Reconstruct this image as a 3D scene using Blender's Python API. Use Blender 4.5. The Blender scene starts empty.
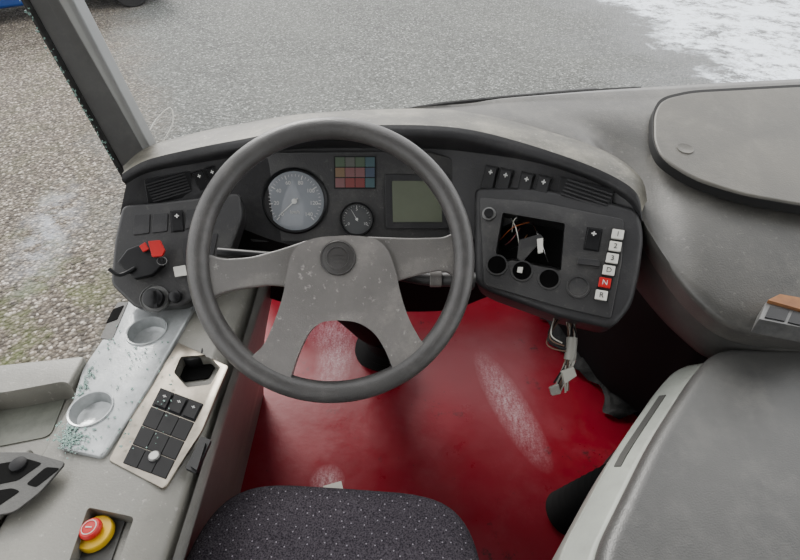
import bpy, bmesh, math, random
from mathutils import Vector, Matrix, noise as mnoise
random.seed(7)
# ------------------------------------------------------------------ camera frame
F=520.0; PITCH=math.radians(41); C=Vector((0,0,1.35))
FW=Vector((0,math.cos(PITCH),-math.sin(PITCH))); UP=Vector((0,math.sin(PITCH),math.cos(PITCH))); RT=Vector((1,0,0))
def dr(u,v): return RT*((u-400)/F)+UP*((280-v)/F)+FW
def D(u,v,d): return C+dr(u,v)*d
def Zh(u,v,z):
    r=dr(u,v); return C+r*((z-C.z)/r.z)
class Plane:
    def __init__(s,p0,p1,p2):
        s.o=p0; s.x=(p1-p0).normalized(); n=s.x.cross(p2-p0).normalized()
        if n.dot(C-p0)<0: n=-n
        s.n=n; s.y=n.cross(s.x).normalized()
    def hit(s,u,v,off=0):
        r=dr(u,v); t=((s.o+s.n*off)-C).dot(s.n)/r.dot(s.n); return C+r*t
cam=bpy.data.cameras.new('camera'); co=bpy.data.objects.new('camera',cam); bpy.context.scene.collection.objects.link(co)
co.location=C; co.rotation_euler=(math.radians(90)-PITCH,0,0); cam.sensor_width=36; cam.lens=F/800*36; cam.clip_start=.02; cam.clip_end=200
bpy.context.scene.camera=co
# ------------------------------------------------------------------ materials
def L(nt,a,b): nt.links.new(a,b)
def pmat(name,c1,c2=None,scale=6,rough=.5,bump=0.0,bscale=300,metal=0.0,spec=.38,dust=0.0,dcol=(.5,.48,.43),dscale=14,trans=0,coat=0,scuff=0,scol=(.5,.48,.45)):
    m=bpy.data.materials.new(name); m.use_nodes=True; nt=m.node_tree; b=nt.nodes['Principled BSDF']
    tc=nt.nodes.new('ShaderNodeTexCoord')
    n=nt.nodes.new('ShaderNodeTexNoise'); n.inputs['Scale'].default_value=scale; n.inputs['Detail'].default_value=8; n.inputs['Roughness'].default_value=.65
    L(nt,tc.outputs['Object'],n.inputs['Vector'])
    r=nt.nodes.new('ShaderNodeValToRGB'); r.color_ramp.elements[0].position=.32; r.color_ramp.elements[1].position=.68
    if c2 is None: c2=tuple(x*.82 for x in c1)
    r.color_ramp.elements[0].color=(*c2,1); r.color_ramp.elements[1].color=(*c1,1)
    L(nt,n.outputs['Fac'],r.inputs['Fac']); out=r.outputs['Color']
    def layer(out,sc,lo,hi,amt,colr,detail=12,ro=.8):
        n2=nt.nodes.new('ShaderNodeTexNoise'); n2.inputs['Scale'].default_value=sc; n2.inputs['Detail'].default_value=detail; n2.inputs['Roughness'].default_value=ro
        L(nt,tc.outputs['Object'],n2.inputs['Vector'])
        mr=nt.nodes.new('ShaderNodeMapRange'); mr.inputs['From Min'].default_value=lo; mr.inputs['From Max'].default_value=hi; mr.inputs['To Max'].default_value=amt
        L(nt,n2.outputs['Fac'],mr.inputs['Value'])
        mx=nt.nodes.new('ShaderNodeMixRGB'); mx.inputs['Color2'].default_value=(*colr,1)
        L(nt,mr.outputs['Result'],mx.inputs['Fac']); L(nt,out,mx.inputs['Color1']); return mx.outputs['Color']
    if dust>0: out=layer(out,dscale,.5,.75,dust,dcol)
    if scuff>0: out=layer(out,90,.60,.68,scuff,scol,6,.7)
    L(nt,out,b.inputs['Base Color'])
    b.inputs['Roughness'].default_value=rough; b.inputs['Metallic'].default_value=metal
    b.inputs['Specular IOR Level'].default_value=spec
    if trans: b.inputs['Transmission Weight'].default_value=trans
    if coat: b.inputs['Coat Weight'].default_value=coat
    if bump:
        n3=nt.nodes.new('ShaderNodeTexNoise'); n3.inputs['Scale'].default_value=bscale; n3.inputs['Detail'].default_value=3
        L(nt,tc.outputs['Object'],n3.inputs['Vector'])
        bp=nt.nodes.new('ShaderNodeBump'); bp.inputs['Strength'].default_value=bump; bp.inputs['Distance'].default_value=.002
        L(nt,n3.outputs['Fac'],bp.inputs['Height']); L(nt,bp.outputs['Normal'],b.inputs['Normal'])
    return m
M={}
M['hood']=pmat('hood_plastic',(.125,.118,.095),(.050,.048,.042),scale=9,rough=.5,bump=.25,dust=.75,dcol=(.29,.27,.22),dscale=10,scuff=.3)
M['face']=pmat('dash_face',(.027,.0265,.028),(.016,.016,.017),rough=.48,bump=.2,dust=.3,dcol=(.11,.105,.10))
M['panel']=pmat('panel_grey',(.041,.040,.040),(.026,.026,.027),rough=.40,bump=.2,dust=.35,dcol=(.14,.135,.12),scuff=.15,scol=(.25,.24,.22))
M['under']=pmat('under_dash',(.007,.007,.008),(.004,.004,.004),rough=.8,spec=.2)
M['black']=pmat('black_plastic',(.007,.007,.008),rough=.4,spec=.3,dust=.15,dcol=(.06,.06,.06))
M['key_black']=pmat('switch_black',(.010,.010,.011),rough=.6,spec=.2)
M['blackhole']=pmat('cavity_black',(.004,.004,.004),rough=.9,spec=.1)
M['rim']=pmat('wheel_rim',(.066,.063,.061),(.045,.043,.042),scale=20,rough=.34,bump=.35,bscale=600,spec=.55,dust=.4,dcol=(.17,.16,.15))
M['spoke']=pmat('wheel_spoke',(.185,.174,.165),(.125,.118,.112),scale=7,rough=.32,bump=.25,bscale=500,spec=.5,dust=.6,dcol=(.34,.32,.29),dscale=10,scuff=.45,scol=(.5,.47,.44))
M['spoked']=pmat('wheel_spoke_side',(.145,.136,.128),(.10,.095,.090),scale=9,rough=.32,bump=.25,bscale=500,spec=.5,dust=.5,dcol=(.28,.26,.235),dscale=14,scuff=.3)
M['emblem']=pmat('horn_cap',(.055,.052,.050),rough=.4,dust=.3,dcol=(.18,.18,.18))
M['dashtop']=pmat('dash_top',(.092,.088,.080),(.050,.049,.046),scale=5,rough=.42,bump=.3,bscale=350,spec=.5,dust=.5,dcol=(.19,.18,.155),dscale=7,scuff=.2,scol=(.3,.29,.26))
M['lid']=pmat('hatch_lid',(.108,.101,.086),(.070,.067,.060),scale=5,rough=.48,bump=.3,bscale=350,dust=.4,dcol=(.195,.185,.16))
M['seam']=pmat('seam_black',(.008,.008,.008),rough=.8)
M['console']=pmat('console_grey',(.235,.228,.20),(.13,.127,.112),scale=7,rough=.4,bump=.2,spec=.5,dust=.55,dcol=(.085,.08,.07),scuff=.3)
M['inner']=pmat('inner_side_grey',(.20,.198,.182),(.125,.123,.114),scale=6,rough=.4,bump=.2,spec=.5,dust=.5,dcol=(.08,.075,.066))
M['pocket']=pmat('ledge_pocket',(.15,.155,.13),(.08,.085,.07),scale=12,rough=.5,dust=.6,dcol=(.05,.055,.04))
M['sill']=pmat('sill_grey',(.52,.54,.54),(.27,.285,.29),scale=11,rough=.2,bump=.1,metal=.3,spec=.5,dust=.5,dcol=(.14,.14,.13))
M['sidegrey']=pmat('side_dark_grey',(.062,.061,.057),(.036,.036,.034),rough=.5,bump=.2,dust=.2,dcol=(.15,.145,.13))
M['plate']=pmat('switch_plate',(.42,.375,.31),(.22,.20,.17),scale=22,rough=.28,metal=.8,dust=.6,dcol=(.10,.085,.07))
M['boxlid']=pmat('storage_lid',(.070,.069,.066),(.043,.043,.042),scale=5,rough=.38,bump=.3,bscale=400,spec=.5,dust=.35,dcol=(.145,.14,.13))
M['boxside']=pmat('storage_side',(.32,.335,.30),(.21,.222,.20),rough=.42,dust=.4,dcol=(.12,.12,.105))
M['pillar']=pmat('pillar_grey',(.15,.15,.147),(.10,.10,.10),rough=.45,dust=.3,dcol=(.26,.26,.25))
M['pillarl']=pmat('pillar_trim',(.27,.275,.27),rough=.5,dust=.3,dcol=(.2,.2,.2))
M['rubber']=pmat('rubber',(.012,.012,.012),rough=.7,dust=.3,dcol=(.1,.1,.1),dscale=60)
M['boot']=pmat('boot_rubber',(.008,.008,.008),rough=.8,spec=.2)
M['mat']=pmat('black_mesh',(.014,.014,.014),(.004,.004,.004),scale=60,rough=.7,bump=1,bscale=150,dust=.3,dcol=(.08,.08,.08),dscale=80)
M['white']=pmat('white_plastic',(.60,.59,.54),rough=.5)
M['wirewhite']=pmat('wire_white',(.36,.35,.31),rough=.6)
M['wirebrown']=pmat('wire_brown',(.11,.06,.04),rough=.6)
M['ink']=pmat('print_ink',(.02,.02,.02),rough=.6)
M['print']=pmat('print_white',(.55,.55,.53),rough=.6)
M['red']=pmat('red_plastic',(.48,.010,.010),(.36,.008,.008),rough=.4)
M['yellow']=pmat('yellow_plastic',(.68,.42,.01),(.60,.36,.01),rough=.4)
M['dial']=pmat('dial_face',(.20,.215,.235),(.16,.172,.19),rough=.3,coat=.5)
M['dialdark']=pmat('dial_dark',(.085,.088,.09),(.06,.062,.064),rough=.25,coat=.5)
M['lcd']=pmat('lcd_glass',(.115,.128,.092),(.095,.106,.078),rough=.25,coat=.4)
M['chrome']=pmat('metal',(.55,.55,.55),rough=.25,metal=1)
M['relay']=pmat('relay_metal',(.19,.19,.185),(.09,.09,.09),scale=30,rough=.4,metal=.5)
M['orange']=pmat('wire_orange',(.38,.09,.02),rough=.5)
M['brown']=pmat('rusty_brown',(.24,.11,.04),(.13,.055,.025),scale=40,rough=.7)
M['blue']=pmat('car_paint_blue',(.006,.035,.15),rough=.3,coat=.5)
M['glass']=pmat('car_glass',(.02,.025,.03),rough=.05)
M['shard']=pmat('glass_shard',(.38,.56,.50),rough=.08,trans=.6)
M['ceil']=pmat('ceiling_lining',(.20,.20,.19),rough=.8)
M['wallm']=pmat('wall_lining',(.13,.13,.125),rough=.8)
M['wgreen']=pmat('lamp_green',(.065,.095,.06),rough=.4); M['wteal']=pmat('lamp_teal',(.05,.09,.10),rough=.4)
M['wpink']=pmat('lamp_pink',(.16,.075,.075),rough=.4); M['wred']=pmat('lamp_red',(.16,.04,.038),rough=.4)
M['wgrey']=pmat('lamp_grey',(.085,.09,.078),rough=.4); M['worange']=pmat('lamp_orange',(.16,.105,.06),rough=.4); M['wblue']=pmat('lamp_blue',(.05,.068,.10),rough=.4)

def fabric():
    m=bpy.data.materials.new('seat_fabric'); m.use_nodes=True; nt=m.node_tree; b=nt.nodes['Principled BSDF']
    g=nt.nodes.new('ShaderNodeNewGeometry'); mp=nt.nodes.new('ShaderNodeMapping'); mp.inputs['Rotation'].default_value=(0,0,.6)
    L(nt,g.outputs['Position'],mp.inputs['Vector'])
    v=nt.nodes.new('ShaderNodeTexVoronoi'); v.voronoi_dimensions='2D'; v.inputs['Scale'].default_value=54; v.inputs['Randomness'].default_value=.75
    L(nt,mp.outputs['Vector'],v.inputs['Vector'])
    lt=nt.nodes.new('ShaderNodeMath'); lt.operation='LESS_THAN'; lt.inputs[1].default_value=.062; L(nt,v.outputs['Distance'],lt.inputs[0])
    n=nt.nodes.new('ShaderNodeTexNoise'); n.inputs['Scale'].default_value=420; n.inputs['Detail'].default_value=4; L(nt,g.outputs['Position'],n.inputs['Vector'])
    r=nt.nodes.new('ShaderNodeValToRGB'); r.color_ramp.elements[0].position=.35; r.color_ramp.elements[0].color=(.020,.017,.022,1); r.color_ramp.elements[1].position=.65; r.color_ramp.elements[1].color=(.084,.074,.086,1)
    L(nt,n.outputs['Fac'],r.inputs['Fac'])
    mx=nt.nodes.new('ShaderNodeMixRGB'); mx.inputs['Color2'].default_value=(.27,.25,.28,1); L(nt,lt.outputs[0],mx.inputs['Fac']); L(nt,r.outputs['Color'],mx.inputs['Color1'])
    L(nt,mx.outputs['Color'],b.inputs['Base Color']); b.inputs['Roughness'].default_value=.95; b.inputs['Specular IOR Level'].default_value=.1
    bp=nt.nodes.new('ShaderNodeBump'); bp.inputs['Strength'].default_value=.6; bp.inputs['Distance'].default_value=.002; L(nt,n.outputs['Fac'],bp.inputs['Height']); L(nt,bp.outputs['Normal'],b.inputs['Normal'])
    return m
M['fabric']=fabric()

class NT:
    def __init__(s,name):
        s.m=bpy.data.materials.new(name); s.m.use_nodes=True; s.nt=s.m.node_tree; s.b=s.nt.nodes['Principled BSDF']
        s.pos=s.nt.nodes.new('ShaderNodeNewGeometry').outputs['Position']
    def mapped(s,rot,scale):
        mp=s.nt.nodes.new('ShaderNodeMapping'); mp.inputs['Rotation'].default_value=(0,0,rot); mp.inputs['Scale'].default_value=scale
        L(s.nt,s.pos,mp.inputs['Vector']); return mp.outputs['Vector']
    def noise(s,scale,detail=8,rough=.6,vec=None):
        n=s.nt.nodes.new('ShaderNodeTexNoise'); n.inputs['Scale'].default_value=scale; n.inputs['Detail'].default_value=detail; n.inputs['Roughness'].default_value=rough
        L(s.nt,vec or s.pos,n.inputs['Vector']); return n.outputs['Fac']
    def rng(s,v,a,b,lo=0,hi=1):
        n=s.nt.nodes.new('ShaderNodeMapRange'); n.inputs['From Min'].default_value=a; n.inputs['From Max'].default_value=b; n.inputs['To Min'].default_value=lo; n.inputs['To Max'].default_value=hi
        L(s.nt,v,n.inputs['Value']); return n.outputs['Result']
    def math(s,op,a,b):
        n=s.nt.nodes.new('ShaderNodeMath'); n.operation=op
        for i,x in enumerate((a,b)):
            if isinstance(x,(int,float)): n.inputs[i].default_value=x
            else: L(s.nt,x,n.inputs[i])
        return n.outputs[0]
    def mix(s,f,a,b):
        n=s.nt.nodes.new('ShaderNodeMixRGB')
        if isinstance(f,(int,float)): n.inputs[0].default_value=f
        else: L(s.nt,f,n.inputs[0])
        for i,x in ((1,a),(2,b)):
            if isinstance(x,tuple): n.inputs[i].default_value=(*x,1)
            else: L(s.nt,x,n.inputs[i])
        return n.outputs[0]
    def ramp(s,f,stops):
        n=s.nt.nodes.new('ShaderNodeValToRGB'); e=n.color_ramp.elements
        e[0].position=stops[0][0]; e[0].color=(*stops[0][1],1); e[1].position=stops[-1][0]; e[1].color=(*stops[-1][1],1)
        for p,c in stops[1:-1]:
            x=e.new(p); x.color=(*c,1)
        L(s.nt,f,n.inputs['Fac']); return n.outputs['Color']
    def ell(s,cx,cy,rx,ry,ang):
        mp=s.nt.nodes.new('ShaderNodeMapping'); mp.vector_type='TEXTURE'
        mp.inputs['Location'].default_value=(cx,cy,0); mp.inputs['Rotation'].default_value=(0,0,ang); mp.inputs['Scale'].default_value=(rx,ry,1e3)
        L(s.nt,s.pos,mp.inputs['Vector'])
        n=s.nt.nodes.new('ShaderNodeVectorMath'); n.operation='LENGTH'; L(s.nt,mp.outputs['Vector'],n.inputs[0])
        return s.rng(n.outputs['Value'],.1,1.0,1,0)
def floormat():
    k=NT('red_painted_floor')
    base=k.ramp(k.noise(3,4,.5),[(.3,(.165,.0012,.009)),(.72,(.215,.0018,.013))])
    dirt=k.rng(k.noise(6,12,.8),.58,.66,0,.92); base=k.mix(dirt,base,(.016,.003,.004))
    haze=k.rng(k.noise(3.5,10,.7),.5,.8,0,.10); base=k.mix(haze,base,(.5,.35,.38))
    tot=None
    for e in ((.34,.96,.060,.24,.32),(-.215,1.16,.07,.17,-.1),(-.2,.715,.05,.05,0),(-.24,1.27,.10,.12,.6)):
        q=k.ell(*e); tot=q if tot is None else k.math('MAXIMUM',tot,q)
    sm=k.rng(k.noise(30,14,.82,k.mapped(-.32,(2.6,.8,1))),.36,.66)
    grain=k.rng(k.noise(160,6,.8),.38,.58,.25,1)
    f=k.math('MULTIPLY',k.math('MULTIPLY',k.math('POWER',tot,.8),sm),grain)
    base=k.mix(k.math('MULTIPLY',f,.95),base,(.60,.47,.50))  # whitish smears: dust scuffs plus glints off the floor, painted into the colour
    sp=k.rng(k.noise(60,6,.7),.70,.73,0,.6); base=k.mix(sp,base,(.30,.18,.19))
    sp2=k.rng(k.noise(45,6,.7),.33,.30,0,.9); base=k.mix(sp2,base,(.01,.004,.004))
    L(k.nt,base,k.b.inputs['Base Color']); L(k.nt,k.rng(k.noise(8,8,.7),.3,.7,.24,.45),k.b.inputs['Roughness']); k.b.inputs['Specular IOR Level'].default_value=.3
    bp=k.nt.nodes.new('ShaderNodeBump'); bp.inputs['Strength'].default_value=.2; bp.inputs['Distance'].default_value=.003; L(k.nt,k.noise(25,6,.6),bp.inputs['Height']); L(k.nt,bp.outputs['Normal'],k.b.inputs['Normal'])
    return k.m
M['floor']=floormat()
def groundmat():
    k=NT('gravel_ground')
    def vor(sc):
        v=k.nt.nodes.new('ShaderNodeTexVoronoi'); v.inputs['Scale'].default_value=sc; L(k.nt,k.pos,v.inputs['Vector'])
        sep=k.nt.nodes.new('ShaderNodeSeparateColor'); L(k.nt,v.outputs['Color'],sep.inputs[0]); return sep.outputs[0],v.outputs['Distance']
    r1,d1=vor(44); r2,d2=vor(46)
    gravel=k.ramp(r1,[(0,(.028,.021,.015)),(.4,(.115,.092,.068)),(.8,(.22,.185,.145)),(1,(.48,.43,.37))])
    gravel=k.mix(k.rng(d1,.35,.75,0,.8),gravel,(.024,.018,.012))
    asph=k.ramp(r2,[(0,(.030,.032,.029)),(.5,(.094,.098,.091)),(.85,(.155,.16,.15)),(1,(.34,.35,.335))])
    asph=k.mix(k.rng(d2,.4,.8,0,.6),asph,(.045,.046,.042))
    asph=k.mix(k.rng(k.noise(14,8,.8),.50,.36,0,.4),asph,(.055,.057,.053))
    big=k.noise(.6,6,.65); asph=k.mix(k.rng(big,.35,.7,0,.3),asph,(.16,.165,.15))
    sx=k.nt.nodes.new('ShaderNodeSeparateXYZ'); L(k.nt,k.pos,sx.inputs[0]); X,Y=sx.outputs[0],sx.outputs[1]
    w=k.math('MULTIPLY',k.math('SUBTRACT',k.noise(1.2,6,.6),.5),1.6)
    e=k.math('ADD',k.math('ADD',X,k.math('MULTIPLY',Y,.43)),w)
    col=k.mix(k.rng(e,-1.1,-.1,1,0),asph,gravel)
    moss=k.math('MULTIPLY',k.rng(k.noise(3.2,8,.7),.47,.62,0,.75),k.math('MULTIPLY',k.rng(e,-1.3,-.6,1,0),k.rng(Y,2.2,4.0,1,.2))); col=k.mix(moss,col,(.070,.088,.018))
    salt=k.math('MULTIPLY',k.ell(-2.72,3.3,.28,.9,.3),k.rng(k.noise(6,8,.7),.4,.6,0,.65)); col=k.mix(salt,col,(.42,.44,.48))
    w2=k.math('MULTIPLY',k.math('SUBTRACT',k.noise(.8,10,.7),.5),4.2)
    xs=k.math('ADD',X,w2)
    wet=k.math('MULTIPLY',k.rng(xs,2.2,3.6),k.rng(Y,4,5.5)); col=k.mix(k.math('MULTIPLY',wet,.65),col,(.055,.06,.065))
    sn=k.math('MULTIPLY',k.rng(xs,3.8,4.3),k.rng(k.math('ADD',k.noise(2.4,15,.85),k.math('MULTIPLY',xs,.012)),.49,.58)); col=k.mix(k.math('MULTIPLY',sn,.95),col,(.82,.89,.97))
    L(k.nt,col,k.b.inputs['Base Color']); L(k.nt,k.rng(wet,0,1,.85,.45),k.b.inputs['Roughness'])
    bp=k.nt.nodes.new('ShaderNodeBump'); bp.inputs['Strength'].default_value=1; bp.inputs['Distance'].default_value=.02; bp.invert=True; L(k.nt,d1,bp.inputs['Height']); L(k.nt,bp.outputs['Normal'],k.b.inputs['Normal'])
    return k.m
M['ground']=groundmat()
# ------------------------------------------------------------------ object builders
def link(o): bpy.context.scene.collection.objects.link(o)
def adopt(o,p):
    if p is not None:
        o.parent=p; o.matrix_parent_inverse=Matrix.Translation(p.location).inverted()
def empty(name,loc,label,cat,**kw):
    e=bpy.data.objects.new(name,None); e.location=loc; e.empty_display_size=.05; link(e); e['label']=label; e['category']=cat
    for a,b in kw.items(): e[a]=b
    return e
def mk(name,pieces,mat,parent=None,bevel=0,seg=3,sharp=40,label=None,center=True,fix=True):
    V=[];Fc=[];mi=[];mats=[mat]
    for pc in pieces:
        b=len(V); V+=[Vector(v) for v in pc[0]]
        mm=pc[2] if len(pc)>2 else mat
        if mm not in mats: mats.append(mm)
        for f in pc[1]: Fc.append([i+b for i in f]); mi.append(mats.index(mm))
    c=sum(V,Vector())/len(V) if center else Vector()
    me=bpy.data.meshes.new(name); me.from_pydata([v-c for v in V],[],Fc)
    for m in mats: me.materials.append(M[m])
    for i,p in enumerate(me.polygons): p.material_index=mi[i]; p.use_smooth=True
    if fix:
        bm=bmesh.new(); bm.from_mesh(me); bmesh.ops.recalc_face_normals(bm,faces=bm.faces); bm.to_mesh(me); bm.free()
    me.update()
    if not bevel: me.set_sharp_from_angle(angle=math.radians(sharp))
    o=bpy.data.objects.new(name,me); o.location=c; link(o); adopt(o,parent)
    if bevel:
        b=o.modifiers.new('bevel','BEVEL'); b.width=bevel; b.segments=seg; b.limit_method='ANGLE'; b.angle_limit=math.radians(35)
        w=o.modifiers.new('wn','WEIGHTED_NORMAL')
    if label: o['label']=label
    return o
def cut(o,pieces):
    """carve real recesses out of a solid"""
    for V,Fc in pieces:
        me=bpy.data.meshes.new('c'); me.from_pydata([Vector(v)-o.location for v in V],[],Fc)
        bm=bmesh.new(); bm.from_mesh(me); bmesh.ops.recalc_face_normals(bm,faces=bm.faces); bm.to_mesh(me); bm.free()
        t=bpy.data.objects.new('c',me); t.location=o.location; link(t)
        for md in list(o.modifiers):
            if md.type=='WEIGHTED_NORMAL': o.modifiers.remove(md)
        bo=o.modifiers.new('bool','BOOLEAN'); bo.operation='DIFFERENCE'; bo.object=t; bo.solver='EXACT'
        bpy.context.view_layer.update(); dg=bpy.context.evaluated_depsgraph_get()
        nm=bpy.data.meshes.new_from_object(o.evaluated_get(dg)); nm.name=o.name
        o.modifiers.clear(); o.data=nm; bpy.data.objects.remove(t)
    for p in o.data.polygons: p.use_smooth=True
    o.data.set_sharp_from_angle(angle=math.radians(35))
def top(o,label,cat,**kw):
    o['label']=label; o['category']=cat
    for a,b in kw.items(): o[a]=b
    return o
def struct(o,label,cat='room'):
    o['label']=label; o['kind']='structure'; o['category']=cat; return o
def rnd(pts,r,seg=5):
    if r<=0: return pts
    out=[];n=len(pts)
    for i in range(n):
        p=pts[i];a=pts[i-1];b=pts[(i+1)%n]
        da=(a-p);db=(b-p); ra=min(r,da.length*.45,db.length*.45)
        s=p+da.normalized()*ra; e=p+db.normalized()*ra
        for k in range(seg+1):
            t=k/seg; out.append(s*(1-t)**2+p*2*t*(1-t)+e*t*t)
    return out
def prism(A,B):
    n=len(A); V=list(A)+list(B); Fc=[list(range(n)),list(range(2*n-1,n-1,-1))]
    for i in range(n): j=(i+1)%n; Fc.append([i,i+n,j+n,j])
    return V,Fc
def ps(px,pl,off,thick,r=0,seg=5):
    A=rnd([pl.hit(u,v,off) for u,v in px],r,seg); return prism(A,[p-pl.n*thick for p in A])
def pbox(pl,u,v,w,h,off,thick,rot=0,tilt=0,dx=0,dy=0):
    c=pl.hit(u,v,off); ax=pl.x*math.cos(rot)+pl.y*math.sin(rot); ay=-pl.x*math.sin(rot)+pl.y*math.cos(rot)
    c=c+ax*dx+ay*dy
    A=[c+ax*sx*w/2+ay*sy*h/2+pl.n*tilt*sy for sx,sy in((-1,-1),(1,-1),(1,1),(-1,1))]
    B=[c+ax*sx*w/2+ay*sy*h/2-pl.n*thick for sx,sy in((-1,-1),(1,-1),(1,1),(-1,1))]
    return prism(A,B)
def box(c,s,rz=0):
    c=Vector(c); R=Matrix.Rotation(rz,3,'Z')
    A=[c+R@Vector((sx*s[0]/2,sy*s[1]/2,s[2]/2)) for sx,sy in((-1,-1),(1,-1),(1,1),(-1,1))]
    return prism(A,[p-Vector((0,0,s[2])) for p in A])
def basis(n):
    n=n.normalized(); a=Vector((1,0,0)) if abs(n.x)<.8 else Vector((0,1,0)); x=(a-n*a.dot(n)).normalized(); return x,n.cross(x)
def lathe(c,n,prof,seg=48,cap=True):
    n=n.normalized(); x,y=basis(n); V=[];Fc=[]
    for r,h in prof:
        for k in range(seg):
            a=2*math.pi*k/seg; V.append(c+n*h+x*(r*math.cos(a))+y*(r*math.sin(a)))
    for i in range(len(prof)-1):
        for k in range(seg):
            j=(k+1)%seg; Fc.append([i*seg+k,i*seg+j,(i+1)*seg+j,(i+1)*seg+k])
    if cap:
        if prof[0][0]>1e-5: Fc.append(list(range(seg))[::-1])
        if prof[-1][0]>1e-5: Fc.append([(len(prof)-1)*seg+k for k in range(seg)])
    return V,Fc
def catmull(P,sub=8):
    out=[];n=len(P)
    for i in range(n-1):
        p0=P[max(i-1,0)];p1=P[i];p2=P[i+1];p3=P[min(i+2,n-1)]
        for k in range(sub):
            t=k/sub; out.append(.5*((2*p1)+(p2-p0)*t+(2*p0-5*p1+4*p2-p3)*t*t+(3*p1-3*p2+p3-p0)*t**3))
    out.append(P[-1].copy()); return out
def tube(P,r,seg=10,sub=6,r2=None):
    P=catmull(P,sub) if sub>1 else P
    V=[];Fc=[];x=None;n=len(P)
    for i,p in enumerate(P):
        t=(P[min(i+1,n-1)]-P[max(i-1,0)]).normalized()
        if x is None: x,_=basis(t)
        x=(x-t*x.dot(t)).normalized(); y=t.cross(x)
        rr=r if r2 is None else r+(r2-r)*i/(n-1)
        for k in range(seg):
            a=2*math.pi*k/seg; V.append(p+x*rr*math.cos(a)+y*rr*math.sin(a))
    for i in range(n-1):
        for k in range(seg):
            j=(k+1)%seg; Fc.append([i*seg+k,i*seg+j,(i+1)*seg+j,(i+1)*seg+k])
    Fc.append(list(range(seg))[::-1]); Fc.append([(n-1)*seg+k for k in range(seg)])
    return V,Fc
def loft(rows,su=6,sv=1):
    R=[catmull(r,su) if su>1 else r for r in rows]
    if sv>1:
        cols=[catmull([r[i] for r in R],sv) for i in range(len(R[0]))]
        R=[[c[j] for c in cols] for j in range(len(cols[0]))]
    V=[p for r in R for p in r]; n=len(R[0]); Fc=[]
    for i in range(len(R)-1):
        for k in range(n-1): Fc.append([i*n+k,i*n+k+1,(i+1)*n+k+1,(i+1)*n+k])
    return V,Fc
def text(name,s,pl,u,v,size,mat,parent,off=.002,rot=0):
    cu=bpy.data.curves.new('t','FONT'); cu.body=s; cu.size=size; cu.align_x='CENTER'; cu.align_y='CENTER'; cu.extrude=.0002
    to=bpy.data.objects.new('t',cu); me=bpy.data.meshes.new_from_object(to); bpy.data.objects.remove(to)
    c=pl.hit(u,v,off); ax=pl.x*math.cos(rot)+pl.y*math.sin(rot); ay=-pl.x*math.sin(rot)+pl.y*math.cos(rot)
    R=Matrix((ax,ay,pl.n)).transposed()
    for vv in me.vertices: vv.co=R@vv.co
    me.materials.clear(); me.materials.append(M[mat]); me.name=name
    o=bpy.data.objects.new(name,me); o.location=c; link(o); adopt(o,parent); return o

# ------------------------------------------------------------------ setting
w=bpy.data.worlds.new('world'); bpy.context.scene.world=w; w.use_nodes=True
bg=w.node_tree.nodes['Background']; bg.inputs['Color'].default_value=(.97,.975,.98,1); bg.inputs['Strength'].default_value=2.75
sun=bpy.data.lights.new('sun','SUN'); sun.energy=4.4; sun.angle=math.radians(24); sun.color=(1,.97,.92)
so=bpy.data.objects.new('sun',sun); so.rotation_euler=(math.radians(-50),math.radians(-28),0); link(so)

g=mk('ground',[([(-40,-20,-1),(40,-20,-1),(40,60,-1),(-40,60,-1)],[[0,1,2,3]])],'ground',center=False,fix=False); struct(g,'brown gravel and grey tarmac yard with melting snow','ground')
fl=mk('floor',[box((.25,.45,-.02),(1.7,2.3,.04))],'floor',center=False); struct(fl,'worn red painted cab floor with dirt, scuffs and painted-in glints','floor')
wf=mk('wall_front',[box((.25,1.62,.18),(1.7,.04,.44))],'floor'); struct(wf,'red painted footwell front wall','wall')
ce=mk('ceiling',[box((.55,-.70,2.2),(2.7,2.8,.05))],'ceil'); struct(ce,'light grey bus ceiling','ceiling')
wr=mk('wall_rear',[box((.55,-2.1,1.1),(2.7,.05,2.2))],'wallm'); struct(wr,'grey rear cab partition','wall')
wl=mk('wall_left',[box((-.93,-.75,-.13),(.05,2.6,1.5))],'wallm'); struct(wl,'grey lower side wall beside driver','wall')

def lerp(a,b,t): return a+(b-a)*t
def pill(name,b0,b1,t0,t1,depth,mat,ext=3.6):
    B0,B1=D(*b0),D(*b1); T0,T1=D(*t0),D(*t1); T0=lerp(B0,T0,ext); T1=B1+(D(*t1)-B1)*ext
    B0,B1=B0-(T0-B0)*.06,B1-(T1-B1)*.06
    f=Vector((.0,1,0.15))*depth
    return prism([B0,B1,T1,T0],[B0+f,B1+f,T1+f,T0+f]),mat
p1=pill('p',(124,172,1.05),(147,153,1.06),(27,0,.80),(60,0,.80),.04,'pillar')
p2=pill('p',(145,154,1.052),(152,151,1.055),(58,0,.794),(73,0,.795),.03,'pillarl')
p3=pill('p',(120,176,1.05),(125,172,1.05),(20,0,.80),(29,0,.80),.04,'rubber')
tr=mk('trim_1',[(*p[0],p[1]) for p in (p1,p2,p3)],'pillar',bevel=.003); struct(tr,'grey windscreen pillar with black rubber seal','pillar')

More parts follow.
